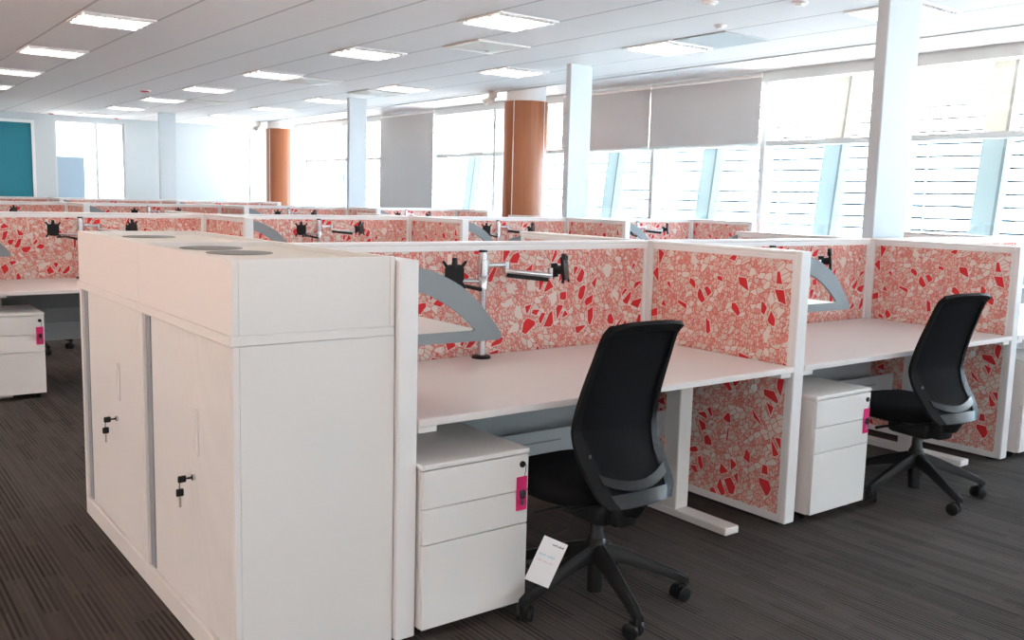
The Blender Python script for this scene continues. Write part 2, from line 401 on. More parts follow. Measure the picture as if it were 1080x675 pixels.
# unseen wall behind the camera, openings sized for the fill light
wf = MB().box(XL-0.1, XW+0.2, YF-0.2, YF, 0, 0.7).box(XL-0.1, XW+0.2, YF-0.2, YF, 2.75, 3.02)
for k in range(8): wf.box(XL-0.1+k*1.83, XL+1.05+k*1.83, YF-0.2, YF, 0.7, 2.75)
struct(wf.build('wall_front', 'wall'))
struct(MB().box(XL+0.0, 5.58, YB-0.02, YB, 0, 0.1).build('baseboard_back', 'frame'))

t = thing('wall_panel', 'large flat teal panel on the far back wall at the left', 'wall panel', (-0.9, YB-0.025, 0))
MB().box(-1.4, 1.15, 0, 0.024, 0.12, 2.66).build('panel', 'teal', t)
MB().box(1.15, 1.21, -0.015, 0.024, 0.12, 2.72).box(-1.4, 1.15, -0.015, 0.024, 2.66, 2.72).build('edge_trim', 'ceilwhite', t)

# ------------------------------------------------------------------ outside the windows
bl = thing('office_building', 'pale building with rows of horizontal louvres seen through the right windows', 'building', (15.0, 10, -1))
MB().box(0.3, 6, -16, 34, 0, 13).build('facade', 'extwall', bl)
lv = MB()
for k in range(48): lv.box(-0.08, 0.2, -16, 34, 1.0+k*0.25, 1.0+k*0.25+0.20)
lv.build('louvre_bank', 'louvre', bl)
for z in (1.6, 4.2):
    for y in range(-15, 33, 3): MB().box(0.24, 0.32, y, y+2.2, z, z+1.2).build('window_band', 'extglass', bl)
bnames = ['first from the right', 'second from the right', 'behind the blinds, third from the right', 'behind the blinds, fourth from the right', 'right of the nearer wood-clad column', 'left of the nearer wood-clad column']
bpos = [1.75, 3.75, 5.75, 7.75, 9.75, 11.75]
for y, n in zip(bpos, bnames):
    t = thing('facade_brace', 'pale leaning brace outside the window band, ' + n, 'brace', (6.55, y, -1.0), 0, 'leaning braces outside the windows')
    def leg(q): q.box(-0.06, 0.06, -0.12, 0.12, 0, 4.6)
    MB().xf(leg, Matrix.Shear('XY', 4, (0.13, 0.0))).build('strut', 'brace', t)
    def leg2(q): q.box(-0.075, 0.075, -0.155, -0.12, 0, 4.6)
    MB().xf(leg2, Matrix.Shear('XY', 4, (0.13, 0.0))).build('shaded_edge', 'braceedge', t)  # strip along the strut edge, its shade painted in

# roller blinds
def blind(y0, y1, z0, label):
    t = thing('roller_blind', label, 'blind', (XW-0.07, (y0+y1)/2, z0), 0, 'grey roller blinds')
    h = (y1-y0)/2
    MB().box(-0.0015, 0.0015, -h+0.004, h-0.004, 0, 2.88-z0).build('cloth', 'blind', t)
    MB().tube([(0.02, -h+0.01, 2.9-z0), (0.02, h-0.01, 2.9-z0)], 0.024).build('roller_tube', 'ceilwhite', t, True)
    MB().box(-0.008, 0.008, -h+0.01, h-0.01, -0.012, 0.012, 0.003).build('bottom_bar', 'frame', t)
blind(3.8, 5.6, 2.12, 'half-lowered grey roller blind, the right one of the two beside the near wood column')
blind(5.6, 7.4, 2.12, 'half-lowered grey roller blind, the left one, partly behind the white column')
blind(10.95, 12.9, 0.82, 'fully lowered grey roller blind between the two wood-clad columns')

# ------------------------------------------------------------------ columns
def wood_column(x, y, label, loop):
    t = thing('wood_column', label, 'column', (x, y, 0), 0, 'round wood-clad columns')
    R = 0.30
    MB().lathe([(R, 0.0), (R, 2.72)], n=48).build('cladding', 'wood', t, True)
    MB().lathe([(R-0.03, 2.72), (R-0.03, 2.955)], n=48).build('neck', 'ceilwhite', t, True)
    for a in (-70, 20, 110, 200):
        def bx(q): q.box(R-0.004, R+0.003, -0.006, 0.006, 0.0, 2.72)
        MB().xf(bx, Matrix.Rotation(math.radians(a), 4, 'Z')).build('cover_strip', 'ceilwhite', t)
    return t
wood_column(4.56, 7.02, 'round wood-clad column by the windows, the nearer and larger one', 0)
wood_column(4.60, 15.5, 'round wood-clad column at the far end near the back wall', 0)
def white_column(x0, x1, y0, y1, label):
    t = thing('white_column', label, 'column', ((x0+x1)/2, (y0+y1)/2, 0), 0, 'flat white columns')
    a, b = (x1-x0)/2, (y1-y0)/2
    MB().box(-a, a, -b, b, 0, ZC, 0.006, 1).build('shaft', 'column', t)
    MB().box(-a-0.008, a+0.008, -b-0.008, b+0.008, 0, 0.1).build('skirting', 'frame', t)
white_column(2.125, 2.50, 0.115, 0.20, 'tall white column on the right, behind the nearest spine screen')
white_column(3.22, 3.53, 4.50, 4.58, 'white column in the middle, in front of the half-lowered blinds')
white_column(3.22, 3.52, 9.66, 9.74, 'white column left of the fully lowered blind')
white_column(2.02, 2.33, 15.15, 15.24, 'farthest white column, standing by the back wall')

# ------------------------------------------------------------------ ceiling fittings
def ceil_light(k, y, label, proto=[None]):
    x = K0 + (k+0.5)*KS
    if proto[0] is None:
        t = thing('ceiling_light', label, 'light', (x, y, ZC-0.012), 0, 'square recessed ceiling lights'); a = 0.30
        MB().box(-a, a, -a, -a+.02, 0, .013).box(-a, a, a-.02, a, 0, .013).box(-a, -a+.02, -a+.02, a-.02, 0, .013).box(a-.02, a, -a+.02, a-.02, 0, .013).build('frame', 'ceilwhite', t)
        MB().box(-a+.02, a-.02, -a+.02, a-.02, 0.0112, 0.0125).build('reflector', 'ceilwhite', t)
        for q in (-0.17, 0.0, 0.17): MB().box(-a+.03, a-.03, q-0.045, q+0.045, 0.0085, 0.011).build('lamp_strip', 'lamp', t)
        lv = MB()
        for i in range(11):
            q = -0.25 + i*0.05
            lv.box(q-0.002, q+0.002, -a+.02, a-.02, -0.012, 0.008)
        for j in (-0.255, -0.085, 0.085, 0.255): lv.box(-a+.02, a-.02, j-0.004, j+0.004, -0.0125, 0.0082)
        lv.build('louvre', 'alu', t); proto[0] = t; return t
    return dup(proto[0], label, (x, y, ZC-0.012))
ly = [0.67, 3.06, 5.5, 7.95, 10.3, 12.48, 14.65, 16.86]
rows = ['row nearest the camera', 'second row from the camera', 'third row from the camera', 'fourth row from the camera', 'fifth row from the camera', 'sixth row from the camera', 'seventh row from the camera', 'last row by the back wall']
seen = {0: [2, 3, 4, 5, 6, 7], 4: [1, 2, 3, 4, 5, 6, 7], 7: [0, 1, 2, 3, 4, 5, 6]}
colname = {0: 'left-hand line', 4: 'middle line', 7: 'line nearest the windows'}
for k in (0, 4, 7):
    for i in seen[k]:
        ceil_light(k, ly[i], 'square louvred ceiling light in the %s, %s' % (colname[k], rows[i]))
for i in (0, 1): ceil_light(0, ly[i]-0.0, 'square louvred ceiling light above the cupboards, %s' % rows[i])
def vent(k, y, label):
    t = thing('ceiling_vent', label, 'vent', (K0+(k+.5)*KS, y, ZC-0.016), 0, 'square ceiling air vents')
    a = 0.305
    MB().ringprism([(-a,-a),(a,-a),(a,a),(-a,a)], [(-.27,-.27),(.27,-.27),(.27,.27),(-.27,.27)], 'xy', 0, .016).build('frame', 'vent', t)
    MB().box(-.27, .27, -.27, .27, 0.012, 0.015).build('throat', 'ventdark', t)
    q = MB()
    for a_ in range(4):
        def bl(b):
            v = [b.bm.verts.new(p) for p in ((-.26, -.262, .004), (.26, -.262, .004), (.03, -.03, -.028), (-.03, -.03, -.028), (-.26, -.262, .007), (.26, -.262, .007), (.03, -.03, -.025), (-.03, -.03, -.025))]
            for f in ((0,1,2,3), (7,6,5,4), (0,4,5,1), (1,5,6,2), (2,6,7,3), (3,7,4,0)): b.bm.faces.new([v[i] for i in f])
        q.xf(bl, Matrix.Rotation(a_*PI/2, 4, 'Z'))
    q.build('cone_blades', 'vent', t)
vent(5, 4.26, 'square cream ceiling vent beside the middle light')
vent(5, 8.2, 'square cream ceiling vent farther back in the middle')
vent(7, 8.75, 'square ceiling vent near the middle white column')
vent(5, 12.3, 'small-looking far ceiling vent left of the back column')
t = thing('air_grille', 'grey perforated return air panel in the ceiling beside a light', 'grille', (K0+7.5*KS, 2.40, ZC-0.01), 0)
MB().box(-.305, .305, -.30, .30, 0, .0095).build('perforated_panel', 'grille', t)
def detector(x, y, label, m='ceilwhite', r=0.055, z=ZC):
    t = thing('smoke_detector', label, 'detector', (x, y, z), 0, 'ceiling detectors')
    MB().lathe([(r, -0.0005), (r, -0.010), (r*0.9, -0.013)], n=20).build('base', 'ceilwhite', t, True)
    MB().lathe([(r*0.7, -0.013), (r*0.62, -0.026), (r*0.3, -0.031)], n=20).build('sensor_head', m, t, True)
detector(K0+5.47*KS, 1.42, 'small white ceiling detector at the top edge, nearest the camera')
detector(K0+6.65*KS, 1.96, 'white disc detector on the ceiling before the grey air panel')
detector(K0+6.2*KS, 0.98, 'white detector at the top edge right of the others')
detector(K0+3.49*KS, 11.24, 'red-domed detector on the ceiling, the nearest red one', 'reddet', 0.09)
detector(K0+3.3*KS, 17.3, 'red-domed detector above the grey wall by the teal panel', 'reddet', 0.07)
detector(K0+5.3*KS, 17.4, 'red-domed detector above the far back window', 'reddet', 0.06)
def spots(x, y, label):
    t = thing('emergency_light', label, 'emergency light', (x, y, ZC-0.02), 0, 'twin-spot emergency lights')
    MB().box(-0.03, 0.03, -0.07, 0.07, -0.07, 0.0205, 0.006).build('battery_box', 'vent', t)
    for s in (-1, 1):
        l = MB().tube([(-0.02, s*0.05, -0.075), (-0.09, s*0.085, -0.13)], [0.025, 0.045], 14).build('spot_head', 'vent', t, True)
        MB().tube([(-0.0908, s*0.0854, -0.1306), (-0.0935, s*0.0868, -0.1328)], 0.039, 14).build('lens', 'ceilwhite', l, True)
spots(4.24, 7.36, 'twin-spot emergency light by the top of the nearer wood column')
spots(4.24, 15.8, 'twin-spot emergency light by the top of the far wood column')

# ------------------------------------------------------------------ screens
def spine_proto():
    t = thing('spine_screen', '', 'screen', (0, 0, 0), 0, 'spine screens')
    a, b = T/2+0.001, W-T/2-0.001
    MB().box(a, b, 0, SP, HP-0.040, HP-0.018, 0.002, 1).box(a, b, 0.004, SP-0.004, HP-0.0185, HP-0.015).box(a, b, -0.002, SP+0.002, HP-0.0155, HP, 0.006).build('top_rail', 'alu', t)
    MB().box(a, a+0.02, 0.004, SP-0.004, 0.38, HP-0.04).box(b-0.02, b, 0.004, SP-0.004, 0.38, HP-0.04).box(a+.02, b-.02, 0.004, SP-0.004, 0.38, 0.41).build('frame', 'alu', t)
    MB().box(a+0.02, b-0.02, 0.010, SP-0.010, 0.41, HP-0.04).build('fabric_panel', 'fabric', t)
    return t
def side_proto():
    t = thing('side_screen', '', 'screen', (0, 0, 0), 0, 'side screens'); h = T/2; L_ = LN
    MB().box(-h, h, -L_, -L_+0.029, 0.012, HP-0.001, 0.006).build('end_post', 'alu', t)
    MB().box(-0.016, 0.016, -0.036, -0.002, 0.012, HP-0.04).box(-h, -0.018, -0.032, SP, 0.012, HP-0.001, 0.003, 1).box(0.018, h, -0.032, SP, 0.012, HP-0.001, 0.003, 1).build('junction_post', 'alu', t)
    f = MB().box(-h+.003, h-.003, -L_+0.030, -0.034, HP-0.040, HP-0.018, 0.002, 1).box(-h+.007, h-.007, -L_+.030, -.034, HP-0.0185, HP-0.015).box(-h, h, -L_+0.030, -0.034, HP-0.0155, HP, 0.006)
    f.build('top_rail', 'alu', t)
    MB().box(-h+.004, h-.004, -L_+0.030, -L_+0.045, 0.012, HP-0.040).box(-h+.004, h-.004, -L_+0.045, -0.034, 0.012, 0.045).build('frame', 'alu', t)
    MB().box(-h+.009, h-.009, -L_+0.045, -0.036, 0.045, HP-0.040).build('fabric_panel', 'fabric', t)
    for s in (-1, 1):
        def kn(q): q.lathe([(0.016, 0), (0.016, 0.006), (0.008, 0.010)], n=16)
        q = MB().xf(kn, Matrix.Translation((s*(h-.010), -0.70, 0.59)) @ Matrix.Rotation(s*PI/2, 4, 'Y'))
        q.build('fixing_cap', 'alu', t, True)
    MB().box(-0.02, 0.02, -L_+0.05, -L_+0.09, 0, 0.012).box(-0.02, 0.02, -0.12, -0.08, 0, 0.012).build('foot', 'black', t)
    return t
SPINE = spine_proto(); SIDE = side_proto()
first = {'s': True, 'd': True}
def spine(x, y, label):
    if first['s']:
        first['s'] = False; SPINE.location = (x, y, 0); SPINE['label'] = label; return SPINE
    return dup(SPINE, label, (x, y, 0))
def side(x, y, label, rz=0.0):
    if first['d']:
        first['d'] = False; SIDE.location = (x, y, 0); SIDE['label'] = label; return SIDE
    return dup(SIDE, label, (x, y, 0), rz)

def lerp(tab, s):
    for (a, va), (b, vb) in zip(tab, tab[1:]):
        if s <= b:
            q = (s-a)/(b-a) if b > a else 0
            q = q*q*(3-2*q) if False else q
            return va + (vb-va)*q
    return tab[-1][1]
def spl(tab, s):
    """Catmull-Rom through the table"""
    n = len(tab)
    for i in range(n-1):
        if s <= tab[i+1][0] or i == n-2:
            s0, s1 = tab[i][0], tab[i+1][0]; q = max(0, min(1, (s-s0)/(s1-s0)))
            p1, p2 = tab[i][1], tab[i+1][1]
            m1 = (p2 - tab[i-1][1])/(s1 - tab[i-1][0])*(s1-s0) if i > 0 else p2-p1
            m2 = (tab[i+2][1]-p1)/(tab[i+2][0]-s0)*(s1-s0) if i < n-2 else p2-p1
            return (2*q**3-3*q**2+1)*p1 + (q**3-2*q**2+q)*m1 + (-2*q**3+3*q**2)*p2 + (q**3-q**2)*m2
# ------------------------------------------------------------------ shelf with the grey quadrant bracket
def shelf_proto():
    t = thing('desk_shelf', '', 'shelf', (0, 0, 0), 0, 'screen-hung shelves')
    h = T/2; n = 24
    def sm(tab): return [(spl([(i, p[0]) for i, p in enumerate(tab)], k*(len(tab)-1)/n), spl([(i, p[1]) for i, p in enumerate(tab)], k*(len(tab)-1)/n)) for k in range(n+1)]
    out = sm([(h, 1.194), (0.083, 1.183), (0.128, 1.165), (0.181, 1.139), (0.228, 1.108), (0.27, 1.069), (0.306, 1.031), (0.332, 1.002), (0.352, 0.974)]) + [(0.357, 0.958), (0.345, 0.950), (h, 0.953)]
    inn = sm([(h+.001, 1.120), (0.070, 1.109), (0.105, 1.094), (0.149, 1.070), (0.190, 1.043), (0.224, 1.016), (0.240, 1.001), (0.251, 0.990)]) + [(0.248, 0.987), (0.243, 0.985), (h+.001, 0.986)]
    MB().ringprism(out, inn, 'xz', -0.905, -0.893).build('end_bracket', 'greyshelf', t)
    MB().box(h+.001, h+0.255, -0.892, -0.20, 0.957, 0.983, 0.002, 1).build('board', 'desk', t)
    MB().box(h, h+0.012, -0.892, -0.22, 0.93, 0.9565).build('wall_rail', 'greyshelf', t)
    return t
SHELF = shelf_proto(); first['h'] = True
def shelf(x, y, label, rz=0.0):
    if first['h']:
        first['h'] = False; SHELF.location = (x, y, 0); SHELF['label'] = label; return SHELF
    return dup(SHELF, label, (x, y, 0), rz)

# ------------------------------------------------------------------ desk
def desk_proto():
    t = thing('desk', '', 'desk', (0, 0, 0), 0, 'white bench desks')
    MB().box(T/2+.004, W-T/2-.004, -0.915, -0.012, HD-0.025, HD, 0.002, 1).build('desktop', 'desk', t)
    for s, x in ((-1, 0.30), (1, W-0.30)):
        lg = MB().box(x-0.043, x+0.043, -0.845, -0.10, 0.0, 0.034, 0.004, 1).box(x-0.04, x+0.04, -0.55, -0.46, 0.0345, HD-0.05, 0.004, 1).box(x-0.035, x+0.035, -0.80, -0.12, HD-0.05, HD-0.0255)
        lg.build('leg', 'white', t)
    MB().box(0.34, W-0.34, -0.53, -0.48, HD-0.075, HD-0.026).build('beam', 'greysteel', t)
    tr = MB().box(0.10, W-0.10, -0.26, -0.10, 0.285, 0.295).box(0.10, W-0.10, -0.262, -0.252, 0.295, 0.41).box(0.10, W-0.10, -0.11, -0.10, 0.295, 0.50)
    tr.build('cable_tray', 'trayshade', t)
    MB().box(0.10, W-0.10, -0.10, -0.088, 0.42, HD-0.026).build('tray_back', 'greysteel', t)
    sl = MB()
    for x in (0.45, 0.95, 1.45): sl.box(x, x+0.22, -0.2635, -0.262, 0.355, 0.362)
    sl.build('cable_slot', 'groove', t)
    for x in (T/2+.008, W-T/2-.078): MB().box(x, x+0.07, -0.905, -0.85, HD-0.047, HD-0.0255, 0.003, 1).build('fixing_bracket', 'white', t)
    return t
DESK = desk_proto(); first['k'] = True
def desk(x, y, label, rz=0.0):
    if first['k']:
        first['k'] = False; DESK.location = (x, y, 0); DESK['label'] = label; return DESK
    return dup(DESK, label, (x, y, 0), rz)

# ------------------------------------------------------------------ monitor arm
def head(parent, x, y, z, rz, tilt):
    h = bpy.data.objects.new('monitor_mount', None)
    q = MB()
    def body(b):
        b.prism([(-.022,-.046),(.022,-.046),(.040,-.02),(.040,.026),(.024,.042),(-.024,.042),(-.040,.026),(-.040,-.02)], 'xz', -0.014, 0)
        b.tube([(0, 0, 0), (0, 0.035, 0)], 0.020, 12)
        for sx in (-1, 1):
            for sz in (-1, 1):
                b.tube([(sx*0.030, -0.006, sz*0.030), (sx*0.050, -0.008, sz*0.056)], [0.008, 0.0055], 8)
        b.tube([(0, -0.006, 0.03), (0, -0.006, 0.070)], [0.014, 0.010], 8)
        b.tube([(0, 0.04, -0.03), (0, 0.04, 0.03)], 0.016, 12)
    q.xf(body, Matrix.Translation((x, y, z)) @ Matrix.Rotation(rz, 4, 'Z') @ Matrix.Rotation(tilt, 4, 'X'))
    return q.build('monitor_mount', 'black', parent)
def arm_proto():
    t = thing('monitor_arm', '', 'monitor arm', (0, 0, HD), 0, 'twin monitor arms')
    MB().lathe([(0.042, 0), (0.042, 0.006), (0.036, 0.012), (0.020, 0.014)], n=28).build('desk_clamp', 'black', t, True)
    MB().lathe([(0.0175, 0.014), (0.0175, 0.458)], n=20).build('pole', 'chrome', t, True)
    MB().lathe([(0.024, 0.300), (0.024, 0.352), (0.021, 0.356)], n=24).lathe([(0.0265, 0.360), (0.0265, 0.425), (0.0225, 0.426), (0.0225, 0.452)], n=24).build('collar', 'chrome', t, True)
    MB().lathe([(0.0195, 0.4585), (0.0195, 0.465), (0.017, 0.468)], n=20).build('cap', 'black', t, True)
    MB().tube([(-0.024, 0.0, 0.335), (-0.10, 0.015, 0.338), (-0.185, -0.045, 0.335)], [0.012, 0.011, 0.011], 10, True, 0.8).build('left_arm', 'chrome', t, True)
    MB().tube([(-0.02, -0.018, 0.30), (-0.10, 0.0, 0.318), (-0.17, -0.045, 0.318)], [0.009, 0.008, 0.008], 8).build('left_cable_cover', 'black', t, True)
    MB().tube([(0.022, 0, 0.402), (0.135, 0.012, 0.400)], 0.011, 10).tube([(0.135, 0.012, 0.362), (0.135, 0.012, 0.415)], 0.017, 12).build('right_arm', 'chrome', t, True)
    AM = Matrix.Translation((0.125, 0.012, 0.372)) @ Matrix.Rotation(math.radians(-33), 4, 'Z') @ Matrix.Rotation(math.radians(5), 4, 'Y')
    a2 = MB()
    def ar(b): b.box(0, 0.205, -0.024, 0.024, -0.006, 0.014, 0.005)
    a2.xf(ar, AM); a2.build('extension_arm', 'chrome', t, True)
    b2 = MB()
    def br(b): b.box(0.01, 0.195, -0.021, 0.021, -0.024, -0.0065, 0.004)
    b2.xf(br, AM); b2.build('cable_cover', 'black', t)
    MB().tube([(0.297, -0.098, 0.345), (0.297, -0.098, 0.392)], 0.014, 12).build('elbow', 'chrome', t, True)
    head(t, -0.205, -0.085, 0.375, math.radians(-14), 0.05)
    head(t, 0.345, -0.125, 0.385, math.radians(35), -0.1)
    return t
ARM = arm_proto(); first['a'] = True
def arm(x, y, label):
    if first['a']:
        first['a'] = False; ARM.location = (x, y, HD); ARM['label'] = label; return ARM
    return dup(ARM, label, (x, y, HD))

# ------------------------------------------------------------------ pedestal drawers + pink key pouch
def ped_proto():
    t = thing('drawer_pedestal', '', 'drawers', (0, 0, 0), 0, 'three-drawer mobile pedestals')
    w_, d_, z0, z1 = 0.42, 0.50, 0.035, 0.562
    MB().box(0.004, w_-0.004, 0.022, d_, z0, z1, 0.003, 1).build('body', 'white', t)
    MB().box(0, w_, 0, d_+0.002, z1+0.001, z1+0.018, 0.004).build('top', 'white', t)
    zs = [z1-0.003, z1-0.128, z1-0.245, z0+0.004]
    for i in range(3):
        dr = MB().box(0.003, w_-0.003, 0.002, 0.021, zs[i+1]+(0.003 if i < 2 else 0), zs[i], 0.0025, 2).build('drawer', 'white', t)
        if i == 0:
            def lk(b): b.lathe([(0.011, 0), (0.011, 0.005), (0.006, 0.006)], n=16)
            MB().xf(lk, Matrix.Translation((w_-0.030, 0.002, z1-0.035)) @ Matrix.Rotation(PI/2, 4, 'X')).build('lock', 'black', dr, True)
    for x in (0.05, w_-0.05):
        for y in (0.07, d_-0.07):
            c = MB().tube([(x-0.014, y, 0.0185), (x+0.014, y, 0.0185)], 0.0185, 14)
            c.box(x-0.018, x+0.018, y-0.016, y+0.006, 0.022, z0-0.0003)
            c.build('castor', 'black', t)
    return t
PED = ped_proto(); first['p'] = True
def pouch_proto():
    t = thing('key_pouch', '', 'key pouch', (0, 0, 0), 0, 'pink key pouches')
    MB().box(-0.022, 0.022, -0.004, -0.0008, -0.062, 0.055, 0.0012, 1).build('plastic_sleeve', 'pinkpouch', t)
    MB().lathe([(0.009, -0.018), (0.011, -0.010), (0.011, 0.004), (0.007, 0.010)], 0.002, -0.006, 12).build('key_bow', 'inkdark', t)
    MB().box(-0.004, 0.006, -0.0075, -0.0045, -0.045, -0.018).build('key_blade', 'key', t)
    MB().tube([(0.010, -0.003, 0.053), (0.012, -0.007, 0.075), (0.012, -0.0075, 0.098)], 0.0012, 6).build('cord', 'inkdark', t)
    return t
POUCH = pouch_proto()
def ped(x, y, label, plabel):
    if first['p']:
        first['p'] = False; PED.location = (x, y, 0); PED['label'] = label; POUCH.location = (x+0.388, y+0.001, 0.43); POUCH['label'] = plabel
    else:
        dup(PED, label, (x, y, 0)); dup(POUCH, plabel, (x+0.388, y+0.001, 0.43))

# ------------------------------------------------------------------ task chair
BY = [(0, -0.228), (0.12, -0.186), (0.25, -0.125), (0.35, -0.095), (0.42, -0.088), (0.60, -0.112), (0.80, -0.155), (0.94, -0.190), (1, -0.220)]
BZ = [(0, 0.412), (0.10, 0.468), (0.22, 0.545), (0.36, 0.63), (0.55, 0.745), (0.80, 0.90), (0.94, 0.99), (1, 1.022)]
BW_ = [(0, 0.140), (0.06, 0.168), (0.14, 0.182), (0.25, 0.190), (0.40, 0.190), (0.65, 0.180), (0.90, 0.168), (1, 0.164)]
def bsurf(s, t, push=0.0):
    hw = spl(BW_, s); wrap = 0.022*(abs(t)**2.2)*(1-0.55*s)
    return Vector((hw*t, spl(BY, s) + wrap + push, spl(BZ, s) - 0.012*(abs(t)**3)*s))
def chair_proto():
    t = thing('task_chair', '', 'chair', (0, 0, 0), 0, 'black mesh task chairs')
    # star base
    hub = MB().lathe([(0.036, 0.145), (0.042, 0.165), (0.040, 0.20), (0.034, 0.228), (0.030, 0.232)], n=20).build('hub', 'blacksatin', t, True)
    for k in range(5):
        a = math.radians(182+72*k); c, s_ = math.cos(a), math.sin(a)
        lg = MB()
        def lgf(b):
            secs = [(0.028, 0.185, 0.026, 0.030), (0.12, 0.160, 0.022, 0.025), (0.24, 0.115, 0.019, 0.019), (0.310, 0.088, 0.018, 0.017), (0.338, 0.076, 0.014, 0.012)]
            rings = []
            for x, z, hw, hh in secs:
                rings.append([b.bm.verts.new((x, y, zz)) for y, zz in ((-hw, z-hh), (hw, z-hh), (hw*0.9, z+hh*0.5), (hw*0.45, z+hh), (-hw*0.45, z+hh), (-hw*0.9, z+hh*0.5))])
            for A, B in zip(rings, rings[1:]):
                for i in range(6): b.bm.faces.new((A[i], A[(i+1) % 6], B[(i+1) % 6], B[i]))
            b.bm.faces.new(rings[0][::-1]); b.bm.faces.new(rings[-1])
            b.tube([(0.322, 0, 0.078), (0.322, 0, 0.058)], 0.012, 10)
        lg.xf(lgf, Matrix.Rotation(a, 4, 'Z')); l = lg.build('base_leg', 'blacksatin', t, True)
        cs = MB(); sw = math.radians(40 + 67*k)
        def cf(b):
            for y in (-0.020, 0.020):
                b.tube([(0.015, y-0.009, 0.0285), (0.015, y-0.006, 0.0285), (0.015, y+0.006, 0.0285), (0.015, y+0.009, 0.0285)], [0.022, 0.0283, 0.0283, 0.022], 22)
            b.tube([(0.015, -0.028, 0.0285), (0.015, 0.028, 0.0285)], 0.008, 10)
            b.box(-0.014, 0.030, -0.009, 0.009, 0.022, 0.062, 0.006)
        cs.xf(cf, Matrix.Translation((0.322*c, 0.322*s_, 0)) @ Matrix.Rotation(sw, 4, 'Z'))
        cs.build('castor', 'black', l, True)
    MB().lathe([(0.029, 0.035), (0.029, 0.24), (0.025, 0.245), (0.025, 0.34)], n=22).build('gas_column', 'black', t, True)
    mech = MB().box(-0.075, 0.075, -0.10, 0.13, 0.300, 0.385, 0.025).box(-0.05, 0.05, -0.16, -0.09, 0.310, 0.395, 0.02)
    mech.tube([(0, -0.13, 0.37), (0, -0.19, 0.385), (0, -0.212, 0.42)], [0.034, 0.030, 0.026], 12).build('tilt_mechanism', 'blacksatin', t, True)
    for s_ in (-1, 1):
        MB().tube([(s_*0.07, 0.02, 0.36), (s_*0.17, 0.04, 0.355), (s_*0.245, 0.05, 0.35)], [0.007, 0.006, 0.008], 10).build('lever', 'blacksatin', t, True)
    # seat: rounded cushion
    st = MB(); n = 36; rings = []
    for sc, z in ((0.86, 0.392), (0.97, 0.400), (1.0, 0.425), (0.985, 0.447), (0.93, 0.460), (0.75, 0.464), (0.4, 0.462), (0.02, 0.460)):
        rg = []
        for i in range(n):
            a = 2*PI*i/n; cx, cy = math.cos(a), math.sin(a)
            x = 0.245*sc*math.copysign(abs(cx)**0.55, cx); y = 0.115 + 0.245*sc*math.copysign(abs(cy)**0.6, cy)
            rg.append(st.bm.verts.new((x, y, z - (0.03 if y > 0.30 else 0)*(y-0.30)/0.06)))
        rings.append(rg)
    for A, B in zip(rings, rings[1:]):
        for i in range(n): st.bm.faces.new((A[i], A[(i+1) % n], B[(i+1) % n], B[i]))
    st.bm.faces.new(rings[0][::-1]); st.bm.faces.new(rings[-1])
    st.build('seat', 'seat', t, True)
    MB().box(-0.19, 0.19, -0.08, 0.30, 0.380, 0.3915, 0.005).build('seat_pan', 'blacksatin', t)
    # back: frame band + mesh
    tin = [(0, 0.72), (0.12, 0.70), (0.25, 0.72), (0.42, 0.87), (0.75, 0.91), (1, 0.90)]
    fr = MB()
    for sg in (-1, 1):
        fr.shell(lambda a, b, sg=sg: bsurf(a, sg*(lerp(tin, a) + (1-lerp(tin, a))*b)), 40, 5, 0.020)
    fr.shell(lambda a, b: bsurf(0.945+0.055*a, -0.90+1.8*b), 3, 24, 0.016)
    fr.build('back_frame', 'backframe', t, True)
    MB().shell(lambda a, b: bsurf(0.06+0.89*a, (2*b-1)*(lerp(tin, 0.06+0.89*a)+0.01), 0.002), 40, 20, 0.005).build('back_mesh', 'mesh', t, True)
    MB().shell(lambda a, b: bsurf(0.085+0.045*a+0.05*(2*b-1)**2, (2*b-1)*0.80, -0.012), 4, 20, 0.012).build('lumbar_bar', 'gloss', t, True)
    MB().shell(lambda a, b: bsurf(-0.0+0.075*a, (2*b-1)*0.74, -0.004), 4, 20, 0.018).build('lower_rail', 'gloss', t, True)
    for s_ in (-1, 1):
        p = bsurf(0.27, s_*0.80, -0.013)
        MB().lathe([(0.006, p.z-0.006), (0.006, p.z+0.006)], p.x, p.y, 10).build('pivot_pin', 'chrome', t, True)
    return t
CHAIR = chair_proto()

